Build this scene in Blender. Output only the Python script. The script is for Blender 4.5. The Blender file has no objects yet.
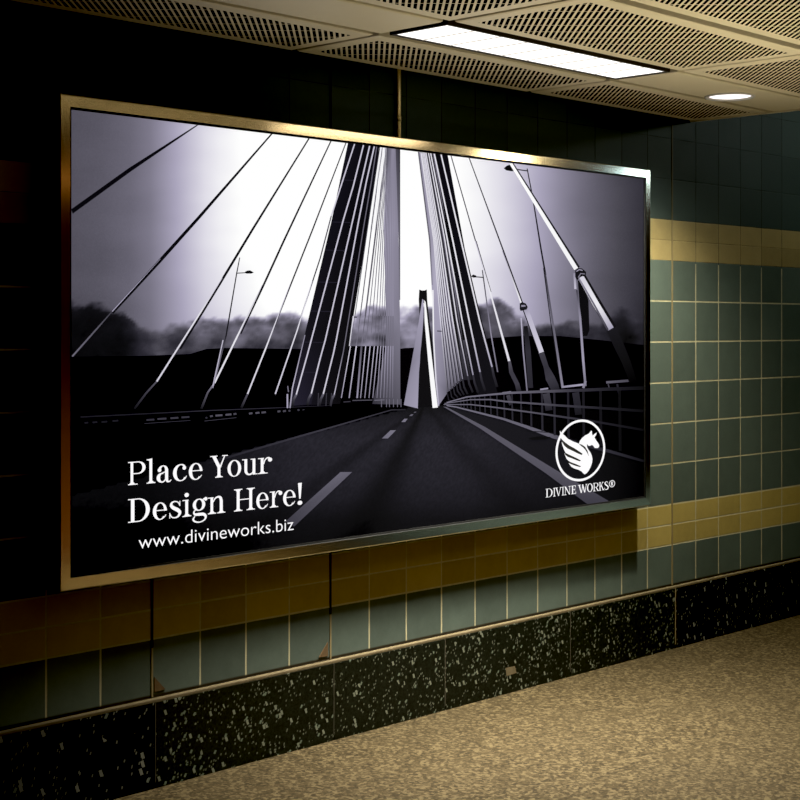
import bpy, bmesh, math, random
from mathutils import Vector, noise
from mathutils.geometry import tessellate_polygon
random.seed(7)
S = bpy.context.scene
COL = S.collection

# ------------------------------------------------------------------ measured set-up
# x runs along the tiled wall, y = 0 is the face of the wall (room at y < 0), z = 0 is the top of the skirting
F_PX, YAW, CD, CX, HOR, CZ = 1531.3457, 0.8073195, 4.2528156, -6.3840445, 327.66486, 1.2695582
TW, TH = 0.2 * 1.0577, 0.2
FLOOR, CEIL = -0.309, 2.303
SN, CS = math.sin(YAW), math.cos(YAW)

def on_plane(px, py, Y):
    a = (px - 400) / F_PX
    t = (Y + CD) / (CS - a * SN)
    return CX + (SN + a * CS) * t, CZ - (py - HOR) / F_PX * t

def to_px(X, Y, Z):
    x, y = X - CX, Y + CD
    d = x * SN + y * CS
    return 400 + F_PX * (x * CS - y * SN) / d, HOR - F_PX * (Z - CZ) / d

# ------------------------------------------------------------------ object helpers
def link(o, parent=None):
    COL.objects.link(o)
    if parent is not None:
        o.parent = parent
    return o

def tag(o, label=None, cat=None, group=None, kind=None):
    if label: o['label'] = label
    if cat: o['category'] = cat
    if group: o['group'] = group
    if kind: o['kind'] = kind
    return o

def empty(name, loc, label, cat, group=None):
    o = bpy.data.objects.new(name, None)
    o.location = loc
    o.empty_display_size = 0.1
    return tag(link(o), label, cat, group)

def finish(name, bm, mats, parent=None, smooth=False, local=False):
    """mesh object from a bmesh written in world coordinates (or local when asked)"""
    me = bpy.data.meshes.new(name)
    bmesh.ops.recalc_face_normals(bm, faces=bm.faces)
    if parent is not None and not local:
        off = Vector((0, 0, 0))
        p = parent
        while p is not None:
            off += p.location
            p = p.parent
        bmesh.ops.translate(bm, verts=bm.verts, vec=-off)
    bm.to_mesh(me)
    bm.free()
    for m in (mats if isinstance(mats, (list, tuple)) else [mats]):
        me.materials.append(m)
    if smooth:
        for f in me.polygons: f.use_smooth = True
    return link(bpy.data.objects.new(name, me), parent)

def box(bm, x0, x1, y0, y1, z0, z1, mat=0, bevel=0):
    vs = [bm.verts.new((x, y, z)) for x in (x0, x1) for y in (y0, y1) for z in (z0, z1)]
    fs = []
    for q in ((0,1,3,2),(4,6,7,5),(0,4,5,1),(2,3,7,6),(0,2,6,4),(1,5,7,3)):
        f = bm.faces.new([vs[i] for i in q]); f.material_index = mat; fs.append(f)
    if bevel:
        es = list({e for f in fs for e in f.edges})
        bmesh.ops.bevel(bm, geom=es, offset=bevel, segments=2, affect='EDGES', profile=0.6)

def box_obj(name, b, mat, parent=None, bevel=0):
    bm = bmesh.new()
    box(bm, *b, bevel=bevel)
    return finish(name, bm, mat, parent)

def lathe(bm, cx, cy, prof, n=48, mat=0):
    """surface of revolution about a vertical axis, prof = [(r, z)]"""
    rings = []
    for r, z in prof:
        rings.append([bm.verts.new((cx + r*math.cos(2*math.pi*i/n), cy + r*math.sin(2*math.pi*i/n), z)) for i in range(n)] if r > 1e-6 else [bm.verts.new((cx, cy, z))])
    for a, b in zip(rings, rings[1:]):
        for i in range(n):
            j = (i + 1) % n
            if len(a) == 1: f = bm.faces.new((a[0], b[i], b[j]))
            elif len(b) == 1: f = bm.faces.new((a[i], b[0], a[j]))
            else: f = bm.faces.new((a[i], b[i], b[j], a[j]))
            f.material_index = mat

# ------------------------------------------------------------------ node helpers
class X:
    """a tiny expression wrapper around shader math nodes"""
    def __init__(s, nt, sock): s.nt, s.s = nt, sock
    def op(s, o, *args, clamp=False):
        n = s.nt.nodes.new('ShaderNodeMath'); n.operation = o; n.use_clamp = clamp
        for i, a in enumerate((s,) + args):
            if isinstance(a, X): s.nt.links.new(a.s, n.inputs[i])
            else: n.inputs[i].default_value = a
        return X(s.nt, n.outputs[0])
    def __add__(s, o): return s.op('ADD', o)
    def __sub__(s, o): return s.op('SUBTRACT', o)
    def __mul__(s, o): return s.op('MULTIPLY', o)
    def __truediv__(s, o): return s.op('DIVIDE', o)
    def lt(s, o): return s.op('LESS_THAN', o)
    def gt(s, o): return s.op('GREATER_THAN', o)
    def mn(s, o): return s.op('MINIMUM', o)
    def mx(s, o): return s.op('MAXIMUM', o)
    def fr(s): return s.op('FRACT')
    def fl(s): return s.op('FLOOR')
    def ab(s): return s.op('ABSOLUTE')
    def inv(s): return s.op('MULTIPLY_ADD', -1.0, 1.0)
    def step(s, lo, hi, a=0.0, b=1.0):
        n = s.nt.nodes.new('ShaderNodeMapRange'); n.interpolation_type = 'SMOOTHSTEP'
        s.nt.links.new(s.s, n.inputs['Value'])
        for k, v in (('From Min', lo), ('From Max', hi), ('To Min', a), ('To Max', b)): n.inputs[k].default_value = v
        return X(s.nt, n.outputs[0])

def mat(name, color=(.5, .5, .5), rough=.5, metal=0.0, spec=.5):
    m = bpy.data.materials.new(name); m.use_nodes = True
    p = m.node_tree.nodes['Principled BSDF']
    p.inputs['Base Color'].default_value = (*color, 1)
    p.inputs['Roughness'].default_value = rough
    p.inputs['Metallic'].default_value = metal
    p.inputs['Specular IOR Level'].default_value = spec
    return m, m.node_tree, p

def coords(nt):
    tc = nt.nodes.new('ShaderNodeTexCoord')
    sp = nt.nodes.new('ShaderNodeSeparateXYZ')
    nt.links.new(tc.outputs['Object'], sp.inputs[0])
    return tc.outputs['Object'], X(nt, sp.outputs[0]), X(nt, sp.outputs[1]), X(nt, sp.outputs[2])

def comb(nt, *c):
    n = nt.nodes.new('ShaderNodeCombineXYZ')
    for i, a in enumerate(c):
        if isinstance(a, X): nt.links.new(a.s, n.inputs[i])
        else: n.inputs[i].default_value = a
    return n.outputs[0]

def nz(nt, vec, scale, detail=3, rough=.55):
    n = nt.nodes.new('ShaderNodeTexNoise')
    n.inputs['Scale'].default_value = scale; n.inputs['Detail'].default_value = detail; n.inputs['Roughness'].default_value = rough
    nt.links.new(vec, n.inputs['Vector'])
    return X(nt, n.outputs['Fac'])

def white(nt, vec):
    n = nt.nodes.new('ShaderNodeTexWhiteNoise'); n.noise_dimensions = '3D'
    nt.links.new(vec, n.inputs['Vector'])
    return X(nt, n.outputs['Value'])

def mix(nt, fac, a, b, kind='MIX'):
    n = nt.nodes.new('ShaderNodeMix'); n.data_type = 'RGBA'; n.blend_type = kind
    for i, v in ((0, fac), (6, a), (7, b)):
        if isinstance(v, X): nt.links.new(v.s, n.inputs[i])
        elif hasattr(v, 'is_output'): nt.links.new(v, n.inputs[i])
        elif isinstance(v, tuple): n.inputs[i].default_value = (*v, 1)
        else: n.inputs[i].default_value = v
    return n.outputs[2]

def bump(nt, p, h, strength=.3, dist=.002):
    n = nt.nodes.new('ShaderNodeBump'); n.inputs['Strength'].default_value = strength; n.inputs['Distance'].default_value = dist
    nt.links.new(h.s, n.inputs['Height']); nt.links.new(n.outputs[0], p.inputs['Normal'])

# ------------------------------------------------------------------ materials
def tile_material():
    m, nt, p = mat('glazed_wall_tile', rough=.4, spec=.22)
    vec, x, y, z = coords(nt)
    u, v = x / TW, z / TH
    lo = z.gt(.2) * z.lt(.4)
    hi = z.gt(1.6) * z.lt(1.8)
    band = lo.mx(hi)
    v2 = v * (band + 1.0)
    fu, fv = u.fr(), v2.fr()
    du = fu.mn(fu.inv()) * TW
    dv = fv.mn(fv.inv()) * TH / (band + 1.0)
    # tan grout low down; from the upper band, grazing shade painted as dark hairlines
    high = z.gt(1.59)
    wv = high * -.0022 + .0036
    wh = high * -.0030 + .0034
    wob = nz(nt, vec, 9, 2) * .003 - .0016
    gu = (du + wob).lt(wv)
    gh = (dv + wob).lt(wh)
    grout = gu.mx(gh)
    cell = white(nt, comb(nt, u.fl(), v2.fl(), 3.0))
    mott = nz(nt, vec, 14, 5)
    fine = nz(nt, vec, 70, 3)
    shade = cell * .30 + mott * .34 + fine * .14 + .60
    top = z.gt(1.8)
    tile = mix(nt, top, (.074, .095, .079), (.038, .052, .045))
    tile = mix(nt, band, tile, (.27, .21, .09))
    tile = mix(nt, lo * .45, tile, (.38, .29, .06))
    tile = mix(nt, 1.0, tile, comb(nt, shade, shade, shade), 'MULTIPLY')
    dirt = nz(nt, vec, 26, 6, .7).step(.70, .78)
    tile = mix(nt, dirt * .45, tile, (.02, .018, .01))
    gcol = mix(nt, high, (.48, .44, .27), (.008, .007, .005))
    gcol = mix(nt, nz(nt, vec, 30, 3) * .5, gcol, (.06, .045, .02))
    nt.links.new(mix(nt, z.step(.012, .004), mix(nt, grout, tile, gcol), (.02, .015, .008)), p.inputs['Base Color'])  # shadow line above the skirting bead, painted dark along the tile foot
    r = grout * .45 + mott * .2 + top * .3 + .28
    nt.links.new(r.s, p.inputs['Roughness'])
    bump(nt, p, (du.mn(dv)).step(0, .006) + mott * .25, .35, .002)
    return m

def chip_material(name, sx, sz, thr, base, chips):
    m, nt, p = mat(name, rough=.45, spec=.18)
    vec, x, y, z = coords(nt)
    def layer(sx, sz, thr, size, seed, tilt):
        vo = nt.nodes.new('ShaderNodeTexVoronoi'); vo.inputs['Scale'].default_value = 1.0; vo.distance = 'CHEBYCHEV'
        nt.links.new(comb(nt, (x + z * tilt) / sx + seed, y / sx, (z - x * tilt * .5) / sz), vo.inputs['Vector'])
        r = white(nt, vo.outputs['Position'])
        return (X(nt, vo.outputs['Distance']) + nz(nt, vec, 120, 2) * .12).lt(size) * r.gt(thr), r
    a, ra = layer(sx, sz, thr, .34, 0.0, .35)
    b, rb = layer(sx * .36, sz * .34, thr + .02, .40, 5.3, -.3)
    d, rd = layer(sx * .9, sz * .7, thr + .1, .36, 9.1, -.6)
    mott = nz(nt, vec, 130, 4, .75).step(.35, .68)
    c = mix(nt, mott, tuple(k * .4 for k in base), tuple(k * 2.4 for k in base))
    c = mix(nt, b * .65, c, chips)
    c = mix(nt, a * ra * .95, c, chips)
    c = mix(nt, d * rd * .8, c, (chips[0] * .8, chips[1] * .9, chips[2] * .9))
    nt.links.new(c, p.inputs['Base Color'])
    return m

def floor_material():
    m, nt, p = mat('speckled_floor', rough=.75, spec=.08)
    vec, x, y, z = coords(nt)
    a = nz(nt, vec, 55, 5, .75); w = nz(nt, vec, 1.3, 3); d = nz(nt, vec, 6, 4)
    def grains(sc):
        vo = nt.nodes.new('ShaderNodeTexVoronoi'); vo.inputs['Scale'].default_value = sc
        nt.links.new(vec, vo.inputs['Vector'])
        return white(nt, vo.outputs['Position'])
    g1, g2 = grains(78), grains(140)
    c = mix(nt, a.step(.30, .70), (.021, .0148, .0058), (.051, .038, .0185))
    c = mix(nt, g1.step(.60, .9) * .75, c, (.104, .079, .040))
    c = mix(nt, g2.step(.72, .98) * .6, c, (.115, .089, .047))
    c = mix(nt, g1.step(.34, .08) * .7, c, (.013, .0095, .0045))
    c = mix(nt, w.step(.35, .75) * .35, c, (.037, .028, .014))
    c = mix(nt, d.step(.5, .8) * .35, c, (.060, .044, .021))
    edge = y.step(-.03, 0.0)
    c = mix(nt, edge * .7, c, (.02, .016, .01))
    nt.links.new(c, p.inputs['Base Color'])
    bump(nt, p, a, .25, .003)
    return m

def perforated_material():
    m, nt, p = mat('perforated_ceiling_metal', rough=.45)
    vec, x, y, z = coords(nt)
    P = .0200                                                   # rows of long slots set diagonally
    u = ((x - y) * .70711 / P).fr() - .5
    v = ((x + y) * .70711 / .115).fr() - .5
    hole = u.ab().step(.26, .31, 1.0, 0.0) * v.ab().step(.465, .485, 1.0, 0.0)
    n = nz(nt, vec, 3, 2)
    c = mix(nt, n, (.70, .60, .40), (.80, .70, .48))
    nt.links.new(mix(nt, hole, c, (.003, .0022, .0012)), p.inputs['Base Color'])
    sp = hole * -.4 + .4
    nt.links.new(sp.s, p.inputs['Specular IOR Level'])
    bump(nt, p, hole.inv(), .5, .004)
    return m

def plain_panel_material():
    m, nt, p = mat('painted_ceiling_metal', rough=.42)
    vec, x, y, z = coords(nt)
    n = nz(nt, vec, 4, 3)
    nt.links.new(mix(nt, n, (.70, .60, .40), (.80, .70, .48)), p.inputs['Base Color'])
    return m

def brushed_metal(name, c0, c1, rough, along_x=True):
    m, nt, p = mat(name, rough=rough, metal=1.0)
    vec, x, y, z = coords(nt)
    st = nz(nt, comb(nt, x * (2.0 if along_x else 160.0), y * 160.0, z * (160.0 if along_x else 2.0)), 1.0, 4)
    bl = nz(nt, vec, 2.2, 3)
    nt.links.new(mix(nt, st * .5 + bl * .5, c0, c1), p.inputs['Base Color'])
    r = st * .08 + (rough - .04)
    nt.links.new(r.s, p.inputs['Roughness'])
    bump(nt, p, st, .03, .001)
    return m

def mottled(name, c0, c1, scale=8, rough=.6, metal=0.0, spec=.4):
    m, nt, p = mat(name, rough=rough, metal=metal, spec=spec)
    vec, x, y, z = coords(nt)
    nt.links.new(mix(nt, nz(nt, vec, scale, 4), c0, c1), p.inputs['Base Color'])
    return m

def glow(name, color, strength, tint_noise=0.0):
    m, nt, p = mat(name, (.002, .002, .002), .9, 0, 0.0)
    vec, x, y, z = coords(nt)
    n = nz(nt, vec, 6, 2)
    c = mix(nt, n * tint_noise, color, tuple(k * .85 for k in color))
    nt.links.new(c, p.inputs['Emission Color'])
    p.inputs['Emission Strength'].default_value = strength
    return m

def print_material():
    m, nt, p = mat('backlit_print', (.001, .001, .001), .9, 0, 0.0)
    at = nt.nodes.new('ShaderNodeVertexColor'); at.layer_name = 'ink'
    tc = nt.nodes.new('ShaderNodeTexCoord')
    g = nz(nt, tc.outputs['Object'], 240, 2, .8) * .5 + .75
    sp = nt.nodes.new('ShaderNodeSeparateColor'); nt.links.new(at.outputs['Color'], sp.inputs[0])
    dark = X(nt, sp.outputs[0]).step(.02, .25, 1.0, 0.0)
    g = (g - 1.0) * dark + 1.0
    nt.links.new(mix(nt, 1.0, at.outputs['Color'], comb(nt, g, g, g), 'MULTIPLY'), p.inputs['Emission Color'])
    p.inputs['Emission Strength'].default_value = 1.0
    return m

M = {
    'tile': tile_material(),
    'slab_dense': chip_material('terrazzo_fine', .019, .032, .83, (.0045, .0056, .0036), (.16, .172, .125)),
    'slab_coarse': chip_material('terrazzo_coarse', .024, .044, .88, (.0016, .0020, .0016), (.17, .176, .145)),
    'floor': floor_material(),
    'perf': perforated_material(),
    'panel': plain_panel_material(),
    'steel': brushed_metal('brushed_steel_long', (.55, .47, .33), (.70, .62, .47), .11, True),
    'steel_v': brushed_metal('brushed_steel_upright', (.55, .45, .30), (.70, .60, .43), .12, False),
    'brass': brushed_metal('tarnished_brass', (.55, .42, .18), (.75, .60, .30), .28, False),
    'black': mottled('black_gasket', (.003, .003, .003), (.006, .006, .006), 20, .7),
    'dark': mottled('plenum_dark', (.006, .005, .004), (.012, .010, .007), 3, .9),
    'rail': mottled('dark_ceiling_rail', (.020, .016, .010), (.035, .028, .016), 12, .6),
    'caulk': mottled('tan_caulk', (.080, .061, .031), (.145, .115, .066), 25, .8, 0, .2),
    'seam': mottled('tan_joint_bead', (.15, .115, .05), (.22, .175, .085), 18, .7),
    'seam_dull': mottled('dull_slab_joint', (.03, .027, .017), (.06, .054, .033), 18, .8),
    'seam_shade': mottled('joint_shade_tone', (.006, .005, .004), (.02, .016, .009), 18, .9),
    'chip': mottled('broken_tile_edge', (.055, .030, .010), (.11, .066, .025), 60, .9),
    'print': print_material(),
    'ink_white': glow('white_lettering', (1.0, .985, 1.0), 1.0),
    'tube': glow('fluorescent_diffuser', (1.0, .97, .93), 1.6, .1),
    'lens': glow('downlight_lens', (1.0, .95, .95), 1.6, .1),
    'fixture': mottled('white_fixture_enamel', (.55, .52, .46), (.65, .62, .55), 6, .4),
    'maroon': mottled('opposite_wall_paint', (.10, .035, .012), (.16, .06, .02), 2, .6),
}

# ------------------------------------------------------------------ the setting
XL, XR, YB = -9.0, 9.0, -4.75
def structure(o): o['kind'] = 'structure'; return o

structure(box_obj('floor', (XL, XR, YB, 0.25, FLOOR - .2, FLOOR), M['floor']))
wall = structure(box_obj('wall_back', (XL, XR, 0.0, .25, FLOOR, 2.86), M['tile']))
structure(box_obj('wall_front', (XL, XR, YB - .2, YB, FLOOR, 2.86), M['maroon']))

# skirting of terrazzo slabs with a tan bead on top
base = structure(box_obj('baseboard_back', (XL, XR, -.006, 0.0, FLOOR, -.004), M['seam']))
cuts = [XL, -5.4, -15 * TW, -11 * TW, -8 * TW, -4 * TW, 0.0, 9 * TW, 18 * TW, XR]
kinds = ['slab_coarse', 'slab_coarse', 'slab_dense', 'slab_dense', 'slab_dense', 'slab_dense', 'slab_coarse', 'slab_coarse', 'slab_coarse']
for a, b, k in zip(cuts, cuts[1:], kinds):
    box_obj('skirting_slab', (a + .0012, b - .0012, -.020, -.004, FLOOR, -.015), M[k], base, .0015)
box_obj('skirting_bead', (XL, XR, -.019, -.001, -.016, -.004), M['caulk'], base, .003)
for c, wd, m in ((0.0, .008, 'seam'), (-15 * TW, .003, 'seam_dull'), (-11 * TW, .003, 'seam_dull'), (-8 * TW, .0045, 'seam_dull'), (-4 * TW, .003, 'seam_dull')):
    box_obj('slab_joint', (c - wd / 2, c + wd / 2, -.0206, -.016, FLOOR + .02, -.015), M[m], base)
# pale label scrap stuck on the slab
q = [on_plane(px, py, -.0205) for px, py in ((505.5, 668), (515, 666), (516.5, 673), (506.5, 676))]
bm = bmesh.new(); bm.faces.new([bm.verts.new((x, -.0208, z)) for x, z in q])
finish('pale_scrap', bm, M['caulk'], base)

# vertical joints in the tiling
def joint(name, k, w, z0, z1, m, y=-.0025):
    box_obj(name, (k * TW - w / 2, k * TW + w / 2, y, .001, z0, z1), m, wall, .0008)
joint('joint_bead', 0, .011, 0.0, 1.80, M['seam'])
joint('joint_bead', 0, .011, 1.80, 2.32, mottled('dull_joint_bead', (.05, .042, .018), (.09, .075, .03), 18, .7))
for k in (-11, -15):
    joint('shaded_joint', k, .0095, .17, 2.32, M['seam_shade'])  # shade on the upper joint put into its colour; the tan foot is lit
    joint('joint_bead', k, .008, 0.0, .17, M['seam'])
def wedge(pts):
    bm = bmesh.new()
    f = bm.faces.new([bm.verts.new((*(on_plane(px, py, 0.0)[:1]), -.003, on_plane(px, py, 0.0)[1])) for px, py in pts])
    r = bmesh.ops.extrude_face_region(bm, geom=[f])
    bmesh.ops.translate(bm, verts=[v for v in r['geom'] if isinstance(v, bmesh.types.BMVert)], vec=(0, .003, 0))
    finish('broken_tile_corner', bm, M['chip'], wall)
wedge(((154, 677), (165, 689), (154, 692)))
wedge(((327.5, 642), (327.5, 656), (318.5, 657.5)))

# suspended ceiling: perforated panels, plain strip for the lights, dark shadow gaps
END = .16
ceil = structure(box_obj('ceiling', (XL, XR, YB, 0.25, 2.86, 3.0), M['dark']))
PITCH = 1.385
joints = [.16] + [-1.138 - PITCH * k for k in range(0, 6)]
def panel(x0, x1, y0, y1, perforated, name='ceiling_panel'):
    bm = bmesh.new()
    g, mrg, z0, z1 = .015, .055, CEIL, CEIL + .03
    x0 += g; x1 -= g
    out = [(x0, y0), (x1, y0), (x1, y1), (x0, y1)]
    inn = [(x0 + mrg, y0 + mrg), (x1 - mrg, y0 + mrg), (x1 - mrg, y1 - mrg), (x0 + mrg, y1 - mrg)]
    top = [bm.verts.new((*p, z1)) for p in out]
    lip = [bm.verts.new((*p, z0 + .004)) for p in out]
    c = .006
    low = [bm.verts.new((*p, z0)) for p in ((x0 + c, y0 + c), (x1 - c, y0 + c), (x1 - c, y1 - c), (x0 + c, y1 - c))]
    bm.faces.new(top)
    for i in range(4):
        j = (i + 1) % 4
        bm.faces.new((top[i], top[j], lip[j], lip[i]))
        bm.faces.new((lip[i], lip[j], low[j], low[i]))
    if perforated:
        ins = [bm.verts.new((*p, z0)) for p in inn]
        for i in range(4):
            j = (i + 1) % 4
            bm.faces.new((low[i], low[j], ins[j], ins[i]))
        bm.faces.new(ins).material_index = 1
    else:
        bm.faces.new(low)
    return finish(name, bm, [M['panel'], M['perf']], ceil)
rows = [(-.440, -.012), (-1.378, -.802), (-2.00, -1.430), (-2.62, -2.04), (-3.24, -2.66), (-3.86, -3.28), (-4.7, -3.9)]
for (y0, y1) in rows:
    for a, b in zip(joints[1:], joints[:-1]):
        if (y0, y1) == rows[2] and a > -1.2:
            continue
        panel(a, b, y0, y1, True)
SY0, SY1 = -.772, -.480                                         # the strip that holds the lights
for i, (a, b) in enumerate(zip(joints[1:], joints[:-1])):
    if i == 1:
        continue                                                # the long fluorescent light fills this bay
    panel(a, b, SY0, SY1, False, 'light_strip_panel')
# dark carrier rails seen in the gaps
for y0, y1 in ((-.480, -.440), (-.802, -.772), (-1.430, -1.378)):
    box_obj('carrier_rail', (joints[-1], END, y0, y1, CEIL + .032, CEIL + .045), M['dark'], ceil)
tr = structure(box_obj('trim_1', (END - .004, END + .012, YB, 0.0, CEIL - .004, CEIL + .06), M['panel'], None, .002))
# dark void closing the space above the panels at the far end
structure(box_obj('trim_2', (END - .02, END - .004, YB, 0.0, CEIL + .03, 2.86), M['dark']))

# ------------------------------------------------------------------ ceiling lights
def strip_light(x0, x1, y0, y1, label, m, name='fluorescent_ceiling_light'):
    cx, cy = (x0 + x1) / 2, (y0 + y1) / 2
    t = empty(name, (cx, cy, CEIL), label, 'ceiling light')
    w = .012
    bm = bmesh.new()
    box(bm, x0, x1, y0, y1, CEIL + .02, CEIL + .09)
    finish('housing', bm, M['fixture'], t)
    for b in ((x0, x1, y0, y0 + w), (x0, x1, y1 - w, y1), (x0, x0 + w, y0 + w, y1 - w), (x1 - w, x1, y0 + w, y1 - w)):
        box_obj('frame_edge', (*b, CEIL - .002, CEIL + .02), M['rail'], t, .002)
    bm = bmesh.new()
    box(bm, x0 + w, x1 - w, y0 + w, y1 - w, CEIL + .002, CEIL + .014)
    d = finish('diffuser', bm, m, t)
    n = 9
    for i in range(1, n):                                       # thin cross blades just proud of the diffuser
        bx = x0 + w + (x1 - x0 - 2 * w) * i / n
        box_obj('cross_blade', (bx - .001, bx + .001, y0 + w, y1 - w, CEIL - .0005, CEIL + .002), M['fixture'], d)
    return t
LX0, LX1 = joints[2] + .015, joints[1] - .025
strip_light(LX0, LX1, -.766, -.492, 'long glowing white fluorescent light set into the plain ceiling strip', M['tube'])

def downlight(cx, cy, r, label, m):
    t = empty('recessed_downlight', (cx, cy, CEIL), label, 'ceiling light')
    bm = bmesh.new()
    lathe(bm, cx, cy, [(r * .86, CEIL + .004), (r * .88, CEIL - .006), (r * .96, CEIL - .008), (r, CEIL - .003), (r, CEIL + .001)])
    finish('trim_ring', bm, M['fixture'], t, True)
    bm = bmesh.new()
    lathe(bm, cx, cy, [(r * .88, CEIL + .001), (r * .6, CEIL - .004), (0, CEIL - .006)])
    finish('lens', bm, m, t, True)
    return t
DX, DY = -.425, -.590
downlight(DX, DY, .112, 'small round glowing downlight right of the long fluorescent light', M['lens'])

def lamp(kind, name, loc, energy, color, rot=(0, 0, 0), **kw):
    d = bpy.data.lights.new(name, kind); d.energy = energy; d.color = color
    for k, v in kw.items(): setattr(d, k, v)
    o = bpy.data.objects.new(name, d); o.location = loc; o.rotation_euler = rot
    return link(o)
WARM = (1.0, .86, .60)
lamp('AREA', 'strip_lamp', ((LX0 + LX1) / 2, (SY0 + SY1) / 2, CEIL - .004), 80, (1.0, .94, .82), shape='RECTANGLE', size=LX1 - LX0 - .05, size_y=.24, spread=math.radians(76))
lamp('SPOT', 'downlight_lamp', (DX, DY, CEIL - .02), 245, (1.0, .94, .76), spot_size=math.radians(122), spot_blend=1.0, shadow_soft_size=.03)

# unseen lights added across the corridor for the metal frame to mirror
strip_light(-1.52, -.12, -1.90, -1.62, 'unseen long fluorescent light added further from the tiled wall', glow('added_far_diffuser', (1.0, .82, .54), 7.0))
def added_wall_light(x0, x1, z0, z1, label, m):  # unseen fixtures added for the glints they give the frame rails
    cx = (x0 + x1) / 2
    t = empty('added_wall_light', (cx, YB, z0), label, 'added wall light')
    bm = bmesh.new(); box(bm, x0 - .02, x1 + .02, YB, YB + .05, z0 - .018, z1 + .018, bevel=.008); finish('housing', bm, M['fixture'], t)
    bm = bmesh.new(); box(bm, x0, x1, YB + .045, YB + .07, z0, z1, bevel=.008); finish('lens', bm, m, t)
added_wall_light(3.93, 4.32, 2.74, 2.84, 'unseen square warm light added high on the opposite wall', glow('added_warm_lens', (1.0, .88, .58), 45.0))
added_wall_light(6.0, 6.5, 2.74, 2.84, 'unseen wide cool light added high on the opposite wall', glow('added_cool_lens', (.55, .80, 1.0), 20.0))
added_wall_light(-.72, -.16, 2.24, 2.50, 'unseen amber light added on the opposite wall', glow('added_amber_lens', (1.0, .46, .12), .9))
lamp('AREA', 'far_side_fill', (-.5, -3.85, 2.25), 60, (1.0, .92, .70), shape='RECTANGLE', size=2.0, size_y=.5, spread=math.radians(60))  # added out of view to light the floor mirrored in the bottom rail
lamp('AREA', 'far_side_cool_fill', (3.9, -3.8, 2.75), 170, (.30, .58, 1.0), shape='RECTANGLE', size=3.0, size_y=.5, spread=math.radians(60))  # added out of view to cool the floor mirrored in the bottom rail
lamp('AREA', 'ceiling_fill', (-1.6, -2.0, FLOOR + .1), 11.5, (1.0, .92, .70), rot=(math.pi - math.radians(12), 0, 0), shape='RECTANGLE', size=2.6, size_y=.3, spread=math.radians(64))  # unseen uplight added to brighten the ceiling panels

lamp('POINT', 'far_bay_fill', (1.7, -1.1, 2.62), 20, (.90, 1.0, .95), shadow_soft_size=.06)  # unseen point source added to lift the upper right of the wall
lamp('SPOT', 'downlight_halo', (DX, DY, CEIL - .02), 26, (.95, 1.0, .92), spot_size=math.radians(146), spot_blend=.5, shadow_soft_size=.05)

# ------------------------------------------------------------------ conduit feeding the lightbox
FX0, FX1, FZ0, FZ1, FD = -3.604, -.314, .426, 2.018, .09
cxp = on_plane(398.6, 110, -.012)[0]
cd = empty('cable_conduit', (cxp, -.012, FZ1), 'thin vertical brass conduit on the wall above the frame', 'conduit')
bm = bmesh.new(); lathe(bm, cxp, -.012, [(.0095, FZ1 - .01), (.0095, CEIL + .03)], 20); finish('conduit_tube', bm, M['brass'], cd, True)
for zz in (2.105,):
    bm = bmesh.new(); lathe(bm, cxp, -.012, [(.0095, zz - .012), (.0115, zz - .010), (.0115, zz + .010), (.0095, zz + .012)], 20); finish('conduit_collar', bm, M['brass'], cd, True)

# ------------------------------------------------------------------ the advertising lightbox
LB = empty('advertising_lightbox', ((FX0 + FX1) / 2, 0.0, FZ0), 'wide metal-framed advertising lightbox with a bridge photograph on the tiled wall', 'advertising board')
box_obj('cabinet', (FX0 + .006, FX1 - .006, -.072, -.0005, FZ0 + .006, FZ1 - .006), M['black'], LB)
RW = .040
prof = [(0, -.002), (0, -(FD - .004)), (.004, -FD), (RW - .001, -FD), (RW, -(FD - .001)), (RW, -.070)]
def corner(side, d):
    return {'tl': (FX0 + d, FZ1 - d), 'tr': (FX1 - d, FZ1 - d), 'bl': (FX0 + d, FZ0 + d), 'br': (FX1 - d, FZ0 + d)}[side]
for a, b, m in (('tl', 'tr', 'steel'), ('bl', 'br', 'steel'), ('bl', 'tl', 'steel_v'), ('br', 'tr', 'steel_v')):
    bm = bmesh.new()
    ra, rb = [], []
    for d, y in prof:
        x, z = corner(a, d); ra.append(bm.verts.new((x, y, z)))
        x, z = corner(b, d); rb.append(bm.verts.new((x, y, z)))
    for i in range(len(prof) - 1):
        f = bm.faces.new((ra[i], ra[i + 1], rb[i + 1], rb[i]))
        f.material_index = 1 if i in (0, 3, 4) else 0              # blackened returns, bright face
    finish('frame_rail', bm, [M[m], M['black']], LB)
PY = -.0815                                                     # face of the print
GW = .007
bm = bmesh.new()
ring = []
for d in (RW, RW + GW):
    ring.append([bm.verts.new((*corner(k, d)[:1], PY - .003, corner(k, d)[1])) for k in ('tl', 'tr', 'br', 'bl')])
back = [bm.verts.new((v.co.x, -.07, v.co.z)) for v in ring[1]]
for i in range(4):
    j = (i + 1) % 4
    bm.faces.new((ring[0][i], ring[0][j], ring[1][j], ring[1][i]))
    bm.faces.new((ring[1][i], ring[1][j], back[j], back[i]))
finish('gasket', bm, M['black'], LB)

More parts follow.
